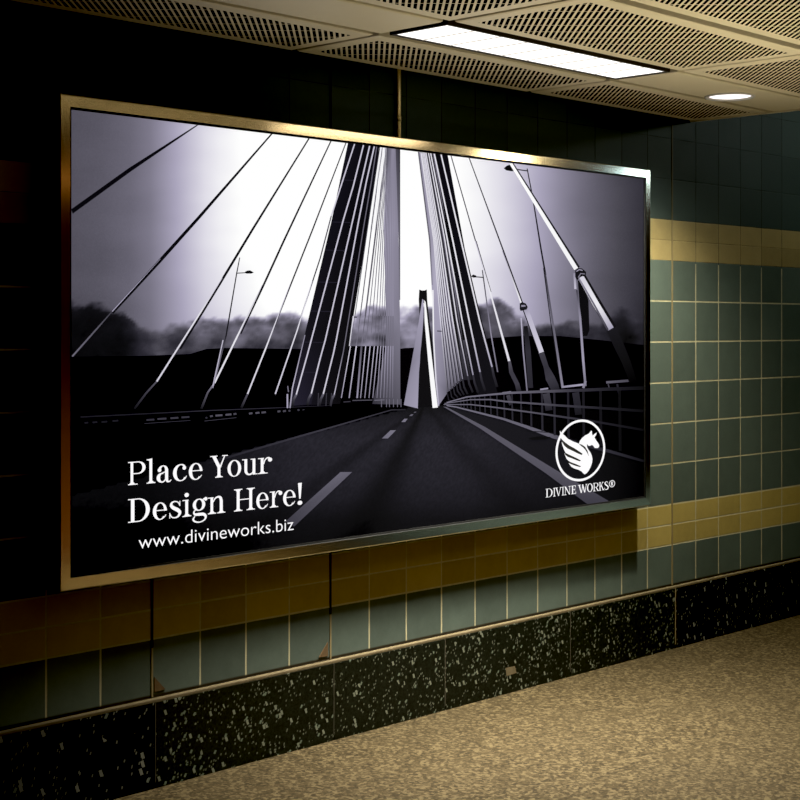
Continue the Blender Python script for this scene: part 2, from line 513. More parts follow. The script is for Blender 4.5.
# ---- the printed photograph: flat inked shapes, listed in the order they are laid down
def lin(c): c = max(0.0, min(1.0, c / 255.0)); return c / 12.92 if c <= .04045 else ((c + .055) / 1.055) ** 2.4
def ink(v):
    if isinstance(v, tuple): r, g, b = v
    else:
        k = min(1.0, max(0.0, (v - 175) / 78))
        d = min(1.0, max(0.0, (75 - v) / 60)); r, g, b = v * (.965 + .035 * k - .01 * d), v * (.935 + .065 * k - .02 * d), v * (1.065 - .065 * k + .10 * d)
    lift = BLACK * min(1.0, max(0.0, (max(r, g, b) - 3) / 5))
    return (*(lin(k) * .994 + lift for k in (r, g, b)), 1.0)
BLACK = .006                                                    # black point of the picture, see view settings
class Print:
    def __init__(s): s.v, s.f, s.c, s.lay = [], [], [], 0
    def y(s): return PY - s.lay * 1.2e-5
    def add(s, pts, cols, faces):
        s.lay += 1
        o = len(s.v)
        for (px, py), c in zip(pts, cols):
            x, z = on_plane(px, py, PY)
            e = RW + GW - .0004; x = min(max(x, FX0 + e), FX1 - e); z = min(max(z, FZ0 + e), FZ1 - e)
            s.v.append((x, s.y(), z)); s.c.append(ink(c))
        s.f += [tuple(o + i for i in f) for f in faces]
    def poly(s, pts, col):
        cols = list(col) if isinstance(col, list) else [col] * len(pts)
        s.add(pts, cols, tessellate_polygon([[Vector((*p, 0)) for p in pts]]))
    def line(s, pts, w, col):
        """polyline of varying width and colour; w and col may be lists"""
        n = len(pts)
        w = w if isinstance(w, list) else [w] * n
        col = col if isinstance(col, list) else [col] * n
        P, C = [], []
        for i in range(n):
            a = Vector(pts[max(0, i - 1)]); b = Vector(pts[min(n - 1, i + 1)])
            d = (b - a).normalized(); nn = Vector((-d.y, d.x)) * w[i] / 2; p = Vector(pts[i])
            P += [tuple(p + nn), tuple(p - nn)]; C += [col[i]] * 2
        s.add(P, C, [(2*i, 2*i+1, 2*i+3, 2*i+2) for i in range(n - 1)])
    def up(s): s.lay += 1
PR = Print()

def interp(x, tab):
    if x <= tab[0][0]: return tab[0][1]
    for (a, va), (b, vb) in zip(tab, tab[1:]):
        if x <= b: return va + (vb - va) * (x - a) / (b - a)
    return tab[-1][1]
SKYX = [(60,84),(80,88),(100,93),(130,108),(150,128),(170,165),(190,200),(205,224),(220,240),(240,254),(252,262),(300,300),(420,300),(450,262),(470,250),(485,240),(500,226),(515,208),(530,188),(545,166),(560,143),(580,116),(600,94),(620,73),(640,54),(655,48)]
CTOP = [(72,300),(100,304),(125,311),(140,327),(170,326),(200,322),(230,319),(260,320),(290,316),(320,318),(350,316),(400,308),(440,306),(480,308),(498,300),(515,318),(535,327),(560,326),(600,328),(612,314),(622,307),(630,312),(640,318),(655,318)]
CLUM = [(72,10),(120,14),(140,45),(160,74),(200,86),(300,98),(350,132),(395,140),(430,118),(470,105),(500,82),(530,62),(570,50),(605,44),(618,24),(626,22),(636,44),(655,24)]
HILL = [(60,357),(140,356),(190,354),(206,349),(225,348),(300,349),(345,346),(380,346),(393,350),(405,348),(450,346),(490,338),(520,336),(560,336),(600,340),(655,345)]
def base_ink(px, py):
    h = interp(px, HILL)
    if py < h + 2:
        v = interp(px, SKYX)
        n = noise.fractal(Vector((px * .035, py * .05, 1.7)), 1.0, 2.0, 5)
        n2 = noise.fractal(Vector((px * .012, py * .03, 4.2)), 1.0, 2.0, 3)
        v = v * (1 - .10 * max(0, (py - 240) / 100)) + n2 * 5
        t = interp(px, CTOP) + n * 9
        k = max(0.0, min(1.0, (py - t + 3) / (7 if px > 140 else 5)))
        cl = interp(px, CLUM) * (1.02 + .55 * n - .35 * max(0, (py - t) / 40) + .2 * max(0, 1 - abs(py - t - 4) / 6))
        if 340 < px < 400: cl += 50 * min(1, max(0, (py - 314) / 12)) * min(1, (px - 340) / 15, (400 - px) / 15) * max(0, noise.noise(Vector((px * .09, py * .12, 8))))
        v = v * (1 - k) + max(4, cl) * k
        return max(3, v)
    if py < 406: return 3
    d = py - 404
    xl = 415 - 3.85 * (py - 407); xr = 444 + 1.62 * (py - 407)
    if px < xl - 3: return 4
    fade = interp(py, [(406, 14), (418, 28), (440, 38), (480, 35), (500, 28), (520, 14), (545, 8), (600, 5)])
    if px > xr + 4:
        kx = 456 + (py - 407) * 3.55
        if px > kx: return 5
        return 22 * interp(px, [(450, 1.1), (560, 1.0), (620, .3), (650, .2)])
    a = (px - 425) / d
    trk = 1 - .55 * math.exp(-((a + .50) / .22) ** 2) - .3 * math.exp(-((a + 1.35) / .18) ** 2) - .25 * math.exp(-((a - .85) / .25) ** 2)
    g = 1 + .22 * (random.random() - .5)
    side = interp(px, [(150, .25), (240, .7), (300, 1.0), (470, 1.0), (560, .55), (600, .3)])
    return max(4, fade * trk * g * side)
NX, NZ = 340, 200
gx0, gx1, gz0, gz1 = FX0 + RW + .003, FX1 - RW - .003, FZ0 + RW + .003, FZ1 - RW - .003
for j in range(NZ + 1):
    for i in range(NX + 1):
        x = gx0 + (gx1 - gx0) * i / NX; z = gz0 + (gz1 - gz0) * j / NZ
        PR.v.append((x, PR.y(), z)); PR.c.append(ink(base_ink(*to_px(x, PY, z))))
W1 = NX + 1
PR.f += [(j*W1+i, j*W1+i+1, (j+1)*W1+i+1, (j+1)*W1+i) for j in range(NZ) for i in range(NX)]
PR.up()
# hills
PR.poly([(70, 357)] + [(a, b) for a, b in HILL[1:-1]] + [(648, 345), (648, 404), (560, 404), (440, 404), (300, 408), (70, 424)], (3, 2, 5))
PR.up()
# distant pylon between the legs of the near one
PR.poly([(419.3,289.5),(421.5,290.5),(424.5,290.5),(426.8,289.5),(427.2,300),(429,318),(433.5,350),(437,375),(434,375),(425,310),(424,303),(422,303),(419.5,315),(418.7,300)], 12)
PR.poly([(422.3,299),(423.6,300),(423.2,320),(420.2,355),(418,408.5),(403.8,405),(411,365),(418.2,325)], [180,175,165,150,165,150,135,160])
PR.up()
PR.poly([(423.6,318),(424.2,318),(430.5,370),(433,405),(417.8,408),(419,372),(421.5,345)], (6,5,9))
PR.up()
PR.poly([(424.2,300),(425.6,302),(430,342),(437.8,407.5),(432.6,408),(428,360),(424.6,322)], 250)
PR.up()
# right pylon: pale leg, striped zone, dark leg
PR.poly([(418,152),(426.5,153),(442,240),(450,300),(457,345),(462,380),(448,392),(438,406.5),(435,380),(432.8,340),(432.3,300),(429.2,240)],
        [140,190,205,180,120,80,105,150,150,160,170,150])
PR.poly([(426.4,153),(434.8,153.5),(449,240),(467,345),(474,380),(461,380),(457,345),(450,300),(441.6,240)], [70,110,130,60,15,40,60,90,130])
PR.poly([(434.5,153),(447.7,154.5),(465,250),(487,350),(498,395),(478,395),(470,372),(466,345),(448.6,240)], (10,9,16))
PR.up()
PR.line([(418.4,152),(429.6,240),(432.2,285)], 1.2, [95, 90, 140])
PR.line([(432.8,290),(433.6,340),(436,380),(438.5,406)], 1.4, [240, 240, 215, 180])
for a in ((427.2,153,442.2,240,459,350), (436.8,153,450.3,240,463.8,340)):
    PR.line([(a[0],a[1]),(a[2],a[3]),(a[4],a[5])], [1.8,2.2,2.4], 8)
PR.up()
RC = [(441,153,460.8,240,479.4,320,492,367,1.5),(434.2,153,452.6,240,469,320,480,372,1.5),(430.6,153,447.4,240,462,320,473,375,1.3),
      (428.4,153,444.8,240,456.7,320,467.7,376,1.0),(425.9,153,440.8,240,452.6,320,462.5,379,1.1),(424.4,153,438.9,240,449.3,320,459,381,.9),
      (423.2,153,437.2,240,446.6,320,456,383,.8),(422.2,153,435.8,240,444.2,320,453,386,.8),(421.3,153,434.6,240,442,320,450,389,.7),(420.6,153,433.5,240,440.2,320,447,392,.7)]
for i, (a,b,c,d,e,f,g,h,w) in enumerate(RC):
    PR.line([(a+1.2,b),(c+1.2,d),(e+1.4,f),(g+1.2,h)], w * .9, [60, 70, 20, 8] if i > 3 else 10)
PR.up()
for i, (a,b,c,d,e,f,g,h,w) in enumerate(RC):
    PR.line([(a,b),(c,d),(e,f),(g,h)], w, [225, 235, 225, 170 - 9*i])
    PR.line([(g,h),(g+1.5,h+8),(g+5,h+20 - i*1.2)], [1.9 - .1*i, 2.4 - .15*i, 2.6 - .15*i], [60 - 3*i, 42, 25])
PR.line([(441.5, 331.3), (437, 331)], 1.1, 70)
PR.up()
# outer right cables
PR.line([(450.9,155),(475.4,241)], 1.1, [70,55]); PR.line([(476.0,241),(490.8,292)], 1.0, [40,10])
PR.line([(475.2,241),(490,292),(509.3,362)], [.8,1.5,2.4], [200,235,225])
PR.line([(509.3,361),(511,372),(517,384),(519,392)], [2.6,4.2,4.5,5], [85,60,62,30])
PR.line([(469,157),(503,250),(522,303)], [1.1,1.4,2.0], [60,45,20]); PR.line([(502.3,251),(521,303)], [.5,1.6], [160,240])
PR.line([(521,318),(523.2,352),(527,391)], 1.4, [190,150,120])
PR.line([(525.5,326),(528,352),(530.5,388)], [4,5.5,5], [14,48,40])
PR.line([(482.2,270),(483.3,278),(491,335),(497.5,372)], [.9,1.1,1.2,1.3], [60,45,150,110])
PR.line([(473,276.6),(482.8,277.4)], 1.0, 25); PR.poly([(470.8,276.4),(473,274.5),(476,275.6),(476.5,277.4),(473,277.6)], 12)
PR.line([(527,168.5),(533,200),(541,250),(545.5,275)], [1.0,1.2,1.6,1.7], 22)
PR.line([(544.8,272),(553,325),(562.6,388)], [1.6,2.0,2.4], [60,105,140]); PR.line([(543.4,268),(551,325),(560.6,386)], .9, 8)
PR.line([(515,169.2),(528,171)], 1.1, 22)
PR.poly([(503.6,168.3),(506.5,165.8),(511,164.2),(514.5,166),(516.5,171),(511,171.2),(506,170.4)], 8)
PR.up()
PR.line([(524.6,308),(528,316),(541.3,352.5)], [5,5.4,5.2], [160,190,210]); PR.line([(522.6,309),(526,318),(538.6,353)], 1.0, 20)
PR.line([(541.3,353),(546,367),(550,378),(554,386),(556,392)], [5.4,5.2,9.5,9,8], [66,52,60,48,25])
PR.line([(511.3,162.5),(577,268.5)], [5.2,6.4], 26)
PR.up()
PR.line([(510.6,162.8),(576,269)], [3.5,4.4], [255,245])
PR.poly([(519.6,303.5),(522,302),(525.8,303.6),(527.6,307),(526.5,309.5),(520.5,311),(519.5,309)], 22)
PR.poly([(521,305),(525,305),(525.5,306.5),(521.2,307)], 150)
# heavy support of the nearest cable
PR.poly([(577.5,280),(583,284),(588.3,300),(589.3,330),(587,336),(581.5,336),(579.5,305)], (7,6,10))
PR.line([(574.2,273),(575.2,289)], 2.2, [150,200])
PR.line([(576.6,290),(580,318),(583,360),(585.3,386)], [1.4,2.2,2.4,2.2], [60,150,165,120])
PR.line([(562,387),(583,384.6)], 2.0, [150,175]); PR.line([(583,388),(585.5,381)], 2.4, 140)
PR.line([(540,389.5),(548,388.4)], 1.6, 150); PR.line([(502,393),(511,391.8)], 1.4, 130)
PR.line([(606,382.4),(629.5,380.6)], 2.4, [100,75]); PR.line([(608,384),(609,388)], 1.2, 70); PR.line([(617,384),(620,400)], 2, 40)
PR.up()
PR.line([(581,276),(597,304),(612,329)], [8.6,9.4,9.6], 14)
PR.up()
PR.line([(580.6,277),(596,304.5),(610.8,329)], [6,6.4,6.2], [215,240,170])
PR.line([(578.6,278),(593.6,304),(607.8,330)], [1.4,1.8,2], [150,110,70])
PR.poly([(575,270.5),(578,268),(582,268.5),(586,272),(585.5,276.5),(580,276),(577,280.5),(575,277)], (16,14,20))
PR.line([(576.2,271.5),(579,269.6),(582.4,270.4)], .9, 170); PR.line([(578,277.5),(580.5,273.5),(584.6,274)], .9, 140)
PR.line([(611,329),(618,344),(626,362),(636,390)], [9.5,10.5,9,8], [24,16,9,4])
PR.up()
# left cables: dark against the sky, light against the hills
PR.line([(197.5,122.5),(130,169.5),(71,211.5)], [2.8,4.0,5.4], (6,5,10))
PR.line([(271.5,133),(200,216),(160,260.5),(112,313)], [2.3,3.0,3.5,2.8], (8,7,12)); PR.line([(118,304.5),(96,329.5),(72,356.5)], [.7,1.5,1.7], [60,95,110])
PR.line([(160,259),(112,311.5)], [.3,.9], 175)
PR.line([(308.8,136.5),(252,230),(220,283),(200,316),(180,349)], [1.7,2.2,2.5,2.3,1.5], (10,9,14)); PR.line([(222,278),(199,314.5),(156.5,381.5)], [.5,1.5,1.7], [205,230,215])
PR.line([(156.5,381.5),(146,393),(134,409)], [1.6,2,2.4], [90,60,16])
PR.line([(330.7,140),(284,240),(262,288),(240.5,334)], [1.4,1.9,2.0,1.3], (14,12,18)); PR.line([(262,285),(236,338.5),(214.3,383)], [.4,1.7,1.8], [200,235,225])
PR.line([(214.3,383),(207.5,392.5),(201,409)], [1.4,1.8,2.6], [150,90,14])
PR.line([(345.7,142),(312.2,230),(290,286),(273,330)], [1.1,1.4,1.4,.8], (18,16,22)); PR.line([(290,284),(266,347),(247.3,394)], [.4,1.5,1.5], [200,230,215])
PR.line([(247.3,394),(241,408)], [1.8,2.6], [90,14])
PR.up()
# lamp post left
PR.line([(239.5,257.5),(236.5,273),(226,335),(212.5,388)], [.9,1.1,1.4,1.1], [45,30,20,150]); PR.line([(222.8,340),(212.6,386)], 1.0, [200,190])
PR.line([(236.4,273.2),(246,272.7)], .9, 20); PR.poly([(244.5,272),(247,270.6),(250,270.4),(253.6,272.6),(251,273.6),(246,273.6)], 10)
# left pylon
PR.poly([(347.7,142),(379.2,146),(368.2,225),(352.3,322),(349,346),(340,404),(289.5,406),(305.5,330),(331,222)], [(12,11,18)]*2 + [(6,5,9)]*4 + [(22,20,30),(14,12,20),(13,12,19)])
PR.up()
PR.poly([(347.7,142),(369,144.6),(352,222),(326,335),(311,404),(289.5,406),(305.5,330),(331,222)], [(18,17,26),(10,9,14),(9,8,13),(10,9,14),(26,24,36),(36,33,48),(18,16,24),(16,15,23)])
for y, a, b in ((180,339.5,357),(222,331.5,352),(250,325,346),(282,317,338.5),(311,310,332),(342,303,324),(372,297,318)):
    PR.line([(a,y),(b,y + .6)], .8, (34,32,44))
PR.up()
LC = [(345.8,170,331.5,214,320,258,300,319,297,330,275,394,1.3),(354.3,143,345.2,172,331,216,0,0,0,0,0,0,1.3),
      (363.2,144,353,186,343,220,311,340,307,355,296,394.5,1.4),(369.4,145,361,182,352.5,220,325,340,320,358,311,393.5,1.4),
      (374,145.4,366,182,358.5,220,336,340,333,354,323,394,1.4),(376.4,146,371,182,364.5,220,345,340,343,352,334,394.5,1.0)]
for k, L in enumerate(LC):
    pts = [(L[i], L[i+1]) for i in range(0, 12, 2) if L[i]]
    if k == 0:
        PR.line([(331,216),(320,258),(300,319)], 1.2, [90,40,30]); PR.line([(312,281),(297,330),(275,394)], [.6,1.3,1.4], [210,225,205]); continue
    c = 205 if k < 5 else 110
    PR.line(pts, L[12], [c] * (len(pts) - 1) + [215 if k < 5 else 200])
    if len(pts) > 3:
        x, y = pts[-1]; PR.line([(x, y), (x - 2.5, y + 5), (x - 4, y + 12)], [2, 2.4, 2.6], [110, 60, 14])
# pale inner leg and fan of cables in front of it
PR.poly([(384.5,147),(395.5,148.5),(398,230),(399.8,330),(400,404.5),(372,404),(386,346),(385,290),(383.5,230)], [190,132,142,128,88,50,105,150,172])
PR.poly([(395.3,148.4),(399.9,149),(399.9,240),(399.9,300),(398.6,300),(398.3,240)], [80,45,70,110,130,110])
PR.up()
FAN = [(379.6,368.5,350.2,341,.8),(382,372.2,356,348.8,1.0),(386.2,377,361.2,356.8,1.5),(386.8,378.6,365.4,360.2,.8),(387.4,380.4,369.8,364.4,.8),
       (388,381.9,374,368.6,.8),(388.6,383.4,377.6,372.4,.8),(389.2,385,380.4,376.6,.7),(389.8,386.6,383,380,.7),(390.4,388,385.4,383.4,.7),
       (391,389.4,387.8,386.4,.6),(391.8,391,390.4,389.4,.6),(392.8,392.6,392.6,392.2,.6)]
for i, (a, b, c, d, w) in enumerate(FAN):
    dk = 70 + 6 * i
    PR.line([(a,146.5),(b,220),(c - (c-b)*.24,316)], w, [dk, dk, dk + 15])
    PR.line([(c - (c-b)*.24,316),(c,346)], w * .6, [78, 132]); PR.line([(c,346),(d,398)], [w * 1.2, w * 1.1], [215 - 4*i if i != 2 else 90, 165 - 5*i])
for i in range(7):
    PR.line([(380.5+i*.9,147),(370+i*2.2,230)], .35, 225)
PR.line([(353.5,317),(356.5,317.2)], 1.2, 25); PR.line([(352.8,316),(349,346)], .9, 225)
PR.up()
# left rail, posts and little clutter along the kerb
PR.line([(80,417),(150,413.5),(209,410.5),(272,408),(330,405.5)], [1.6,1.3,1.1,.9,.7], [26,32,48,44,30])
for a, b, y, v in ((84,88,423,28),(92,97,422.5,30),(101,107,422,28),(112,118,421,30),(146,154,420,52),(157,166,419,60),(170,178,418.2,62),(181,189,417.4,58),(205,207,418,50),(209.5,212.5,416.4,75),(215,222,415.6,85),(225,231,414.8,85),(233,236,414.2,75),(248.5,252,413.6,85),(255,259,413.1,85),(261,265.5,412.6,80),(277,280,411.6,75),(282.5,285.5,411.3,75),(288,290,411,65),(297,299,410.3,60),(302,304,410,55),(352,372,400.5,80),(374,384,400.3,110),(343,350,402,60)):
    PR.line([(a, y), (b, y - .5)], 1.9 if y > 410 else 1.0, v)
PR.line([(204,421),(236,417.6)], .7, 60); PR.line([(144,423.5),(190,420.4)], .7, 50)
PR.line([(287.2,386),(288,392)], 1.1, 120); PR.line([(286.9,394),(287,408)], 1.6, 170); PR.line([(304.5,335),(292,388),(289.5,408)], [.8,1.2,1.4], [150,190,150])
for x in (381,386,389,393,397,400.5): PR.line([(x, 399), (x, 407)], .8, 110)
for x in (318, 326, 331): PR.line([(x,393),(x-.6,406)], .9, 60)
PR.up()
# road markings
PR.line([(405,409.5),(391,409.9),(330,427.5),(300,436),(240,453.5),(200,465.5)], [.9,1.0,1.5,1.8,2.0,2.2], [38,55,62,58,46,14])
PR.poly([(340,472),(351.5,472),(293.6,526.5),(285,521.5),(291,516)], [108,104,66,62,70])
PR.poly([(390,430.2),(395.4,430.2),(387.4,438.4),(381.4,438.4)], [120,124,118,112])
PR.poly([(403.8,418.7),(407.2,418.7),(404.6,422),(400.8,422)], 125)
PR.poly([(410.6,414.2),(413,414.2),(411.4,416),(408.6,416)], 105); PR.poly([(414.2,411.6),(416,411.6),(415,412.8),(413,412.8)], 90)
PR.poly([(442.6,406.5),(446,407),(484.6,427),(555.5,470),(608.6,503),(587,506.5),(545,473),(479,428)], [100,100,92,88,66,62,84,92])
# kerb
PR.line([(446,405.5),(455.7,407),(503,419),(526.6,427),(550,435.5),(575,443)], [1.0,1.3,2.2,3.0,4.0,3.8], [130,120,105,105,100,45])
PR.line([(526,481 - 50),(552,432.6)], .8, 10); PR.line([(575,443),(608,451),(645,461)], [3.4,3,2.6], [30,50,18])
PR.poly([(527,438),(540,436),(551,437),(545,439.5),(532,440)], 9)
# barrier posts then rails
xs, x, st = [], 460, 3.0
while x < 640: xs.append(x); x += st; st *= 1.115
def rail_y(x, tab): return interp(x, tab)
R1 = [(446,402.5),(466,397),(490,394.6),(511,392.8),(540,391.6),(575,390.4),(610,389),(645,388)]
R2 = [(444,403.5),(470,399.6),(490,399.5),(505,401.5),(540,404),(558,405.4),(600,408),(645,411)]
R3 = [(443,404.5),(470,404.5),(492,407),(532,412.5),(558,416.3),(597,422),(645,430)]
KB = [(446,405),(470,410),(503,418),(527,426),(552,435),(600,446),(645,458)]
for x in xs:
    k = max(.15, 1 - max(0, x - 545) / 100)
    PR.line([(x, interp(x, R1)), (x + .6, interp(x, KB))], 1.0 + (x - 460) / 80, 42 * k)
for x, v, w in ((507.5,70,4),(545.5,64,7),(575,44,7)):
    PR.line([(x, interp(x, R1) + 2), (x + 2, interp(x, R2)), (x + 3, interp(x, R3) - 4)], w, [v, v * .8, v * .5])
PR.up()
for tab, w0, w1, v in ((R1, .9, 3.8, 105), (R2, .8, 2.8, 95), (R3, .8, 2.4, 95)):
    n = len(tab)
    PR.line(tab, [w0 + (w1 - w0) * i / (n - 1) for i in range(n)], [v * 1.2 * interp(x, [(440,1.0),(530,.80),(575,.42),(610,.24),(645,.08)]) for x, _ in tab])
PR.up()

lbw = Vector(LB.location)
me = bpy.data.meshes.new('poster')
me.from_pydata([tuple(Vector(v) - lbw) for v in PR.v], [], PR.f)
ca = me.color_attributes.new('ink', 'FLOAT_COLOR', 'POINT')
ca.data.foreach_set('color', [k for c in PR.c for k in c])
me.materials.append(M['print'])
poster = link(bpy.data.objects.new('poster', me), LB)
poster['label'] = 'backlit violet-grey photograph of a cable-stayed bridge and its road'
INK_Y = PR.y() - 1e-4

# ---- lettering: every letter is a set of flat strokes in a cap-height = 1 box
class Ink:
    def __init__(s): s.polys = []
    def rect(s, x0, y0, x1, y1): s.polys.append([(x0, y0), (x1, y0), (x1, y1), (x0, y1)])
    def poly(s, *p): s.polys.append(list(p))
    def arc(s, cx, cy, ro, ri, a0=0, a1=360, ic=None, n=28):
        ix, iy = ic or (cx, cy)
        for i in range(n):
            t = [math.radians(a0 + (a1 - a0) * k / n) for k in (i, i + 1)]
            s.polys.append([(cx + ro[0]*math.cos(t[0]), cy + ro[1]*math.sin(t[0])), (cx + ro[0]*math.cos(t[1]), cy + ro[1]*math.sin(t[1])),
                            (ix + ri[0]*math.cos(t[1]), iy + ri[1]*math.sin(t[1])), (ix + ri[0]*math.cos(t[0]), iy + ri[1]*math.sin(t[0]))])
    def dot(s, cx, cy, r, ry=None): s.polys.append([(cx + r*math.cos(k*math.pi/9), cy + (ry or r)*math.sin(k*math.pi/9)) for k in range(18)])
    def brush(s, pts, ws, sub=8):
        P, W = [], []
        n = len(pts)
        for i in range(n - 1):
            p0, p1, p2, p3 = (Vector(pts[max(0, i-1)]), Vector(pts[i]), Vector(pts[i+1]), Vector(pts[min(n-1, i+2)]))
            for k in range(sub):
                t = k / sub
                P.append(.5 * ((2*p1) + (p2 - p0)*t + (2*p0 - 5*p1 + 4*p2 - p3)*t*t + (3*p1 - p0 - 3*p2 + p3)*t**3)); W.append(ws[i] + (ws[i+1] - ws[i]) * t)
        P.append(Vector(pts[-1])); W.append(ws[-1])
        E = []
        for i, p in enumerate(P):
            d = (P[min(i+1, len(P)-1)] - P[max(i-1, 0)]).normalized(); nn = Vector((-d.y, d.x)) * W[i] / 2
            E.append((tuple(p + nn), tuple(p - nn)))
        for a, b in zip(E, E[1:]): s.polys.append([a[0], b[0], b[1], a[1]])
    def serif(s, x0, x1, y, h=.042, up=True, stem=None):
        """flat serif with small brackets; up = it sits at a foot"""
        if up: s.rect(x0, y, x1, y + h)
        else: s.rect(x0, y - h, x1, y)
        if stem:
            a, b = stem; k = .07 if up else -.07; y1 = y + (h if up else -h)
            s.poly((a - .06, y1), (a, y1 + k), (b, y1 + k), (b + .06, y1))

ST = .13
def g_P(i):
    i.rect(.12, 0, .12+ST, 1); i.serif(0, .47, 0, stem=(.12, .27)); i.serif(0, .3, 1, up=False)
    i.rect(.25, .955, .50, 1); i.rect(.25, .455, .50, .5)
    i.arc(.48, .7275, (.38, .2725), (.22, .2275), -90, 90)
def g_l(i):
    i.rect(.12, 0, .242, 1.07); i.poly((0, 1.02), (.12, .99), (.26, 1.09), (.14, 1.07), (0, 1.055)); i.serif(0, .38, 0, stem=(.12, .26))
def g_a(i):
    i.arc(.30, .52, (.23, .225), (.09, .185), -5, 150); i.rect(.39, .1, .53, .53); i.dot(.14, .545, .085)
    i.arc(.245, .205, (.235, .215), (.09, .165), 70, 300, ic=(.26, .205)); i.brush([(.26, .40), (.34, .44), (.45, .45)], [.05, .04, .04])
    i.brush([(.27, .0), (.36, .06), (.44, .17)], [.05, .05, .05]); i.brush([(.46, .14), (.5, .03), (.6, .02), (.67, .09)], [.14, .09, .05, .03])
def g_c(i):
    i.arc(.35, .36, (.35, .38), (.20, .335), 48, 322, ic=(.37, .36)); i.dot(.53, .56, .085); i.brush([(.58, .12), (.64, .2)], [.04, .03])
    i.brush([(.40, .72), (.50, .69), (.57, .6)], [.05, .05, .06])
def g_e(i):
    i.arc(.34, .36, (.34, .38), (.19, .335), 0, 318, ic=(.355, .36)); i.rect(.14, .375, .66, .415)
    i.brush([(.56, .09), (.64, .19)], [.05, .03]); i.brush([(.55, .38), (.6, .395), (.68, .395)], [.05, .045, .04])
def g_Y(i):
    i.poly((.06, 1), (.25, 1), (.53, .48), (.38, .42)); i.poly((.72, 1), (.78, 1), (.53, .44), (.46, .48)); i.rect(.36, 0, .51, .48)
    i.serif(-.02, .36, 1, up=False); i.serif(.6, .9, 1, up=False); i.serif(.24, .63, 0, stem=(.36, .51))
def g_o(i): i.arc(.36, .36, (.36, .385), (.20, .345))
def g_u(i):
    i.rect(.11, .2, .25, .74); i.arc(.36, .22, (.25, .235), (.11, .165), 180, 300); i.brush([(.42, .03), (.5, .08), (.55, .18)], [.06, .05, .04])
    i.rect(.52, .0, .66, .74); i.serif(0, .25, .74, up=False); i.serif(.42, .66, .74, up=False); i.serif(.52, .77, 0)
def g_r(i):
    i.rect(.12, 0, .242, .74); i.serif(0, .26, .74, up=False); i.serif(0, .42, 0, stem=(.12, .26))
    i.brush([(.25, .45), (.31, .64), (.42, .73), (.52, .71)], [.04, .05, .06, .07]); i.dot(.53, .635, .095)
def g_D(i):
    i.rect(.12, 0, .27, 1); i.serif(0, .3, 0); i.serif(0, .3, 1, up=False); i.rect(.25, .955, .45, 1); i.rect(.25, 0, .45, .045)
    i.arc(.43, .5, (.50, .5), (.33, .455), -90, 90)
def g_s(i):
    i.brush([(.46, .53), (.40, .66), (.26, .715), (.13, .67), (.10, .55), (.20, .44), (.38, .33), (.47, .21), (.40, .06), (.26, .01), (.12, .05), (.05, .19)], [.03, .045, .05, .08, .12, .15, .16, .13, .08, .05, .045, .03])
    i.poly((.455, .72), (.49, .72), (.49, .5), (.455, .5)); i.poly((.02, 0), (.055, 0), (.055, .24), (.02, .24))
def g_i(i):
    i.rect(.12, 0, .242, .74); i.serif(0, .26, .74, up=False); i.serif(0, .38, 0, stem=(.12, .26)); i.dot(.18, .95, .095)
def g_g(i):
    i.arc(.30, .47, (.28, .27), (.14, .225)); i.dot(.60, .70, .08); i.brush([(.46, .65), (.52, .72), (.6, .73)], [.05, .05, .05])
    i.brush([(.16, .27), (.07, .17), (.12, .06), (.30, .045), (.50, .03), (.60, -.08), (.54, -.22), (.34, -.30), (.13, -.26), (.04, -.15), (.12, -.02)], [.04, .06, .10, .13, .13, .10, .06, .05, .07, .08, .04])
def g_n(i):
    i.rect(.12, 0, .242, .74); i.serif(0, .26, .74, up=False); i.serif(0, .38, 0, stem=(.12, .26))
    i.brush([(.24, .52), (.34, .68), (.47, .735), (.58, .69), (.62, .55)], [.04, .06, .08, .12, .14], 8); i.rect(.55, 0, .69, .56); i.serif(.43, .81, 0, stem=(.55, .69))
def g_H(i):
    for x in (.12, .68):
        i.rect(x, 0, x + ST, 1); i.serif(x - .12, x + ST + .12, 0, stem=(x, x + ST)); i.serif(x - .12, x + ST + .12, 1, up=False, stem=(x, x + ST))
    i.rect(.25, .49, .70, .535)
def g_x(i): i.poly((.06, 1.02), (.22, 1.02), (.17, .28), (.11, .28)); i.dot(.14, .085, .1)
# narrower bookish capitals for the small line under the emblem
def h_I(i, x=0.0): i.rect(x + .1, 0, x + .22, 1); i.serif(x, x + .34, 0, .06); i.serif(x, x + .34, 1, .06, False)
def h_V(i): i.poly((.06, 1), (.24, 1), (.52, 0), (.42, 0)); i.poly((.76, 1), (.83, 1), (.52, 0), (.45, 0)); i.serif(-.02, .36, 1, .06, False); i.serif(.66, .92, 1, .06, False)
def h_N(i): i.rect(.12, 0, .18, 1); i.rect(.70, 0, .76, 1); i.poly((.04, 1), (.22, 1), (.76, 0), (.66, 0)); i.serif(0, .3, 0, .06); i.serif(.58, .88, 1, .06, False)
def h_E(i): i.rect(.1, 0, .25, 1); i.rect(0, 0, .62, .06); i.rect(0, .94, .58, 1); i.rect(.24, .48, .5, .54); i.rect(.56, 0, .62, .26); i.rect(.52, .76, .58, 1); i.rect(.45, .38, .5, .64)
def h_W(i):
    for x in (0, .44): i.poly((x + .06, 1), (x + .22, 1), (x + .46, 0), (x + .36, 0)); i.poly((x + .60, 1), (x + .67, 1), (x + .46, 0), (x + .38, 0))
    i.serif(-.03, .34, 1, .06, False); i.serif(.96, 1.2, 1, .06, False)
def h_O(i): i.arc(.44, .5, (.44, .52), (.27, .46))
def h_R(i): g_P(i); i.poly((.40, .48), (.56, .48), (.90, 0), (.72, 0)); i.serif(.7, .98, 0, .05)
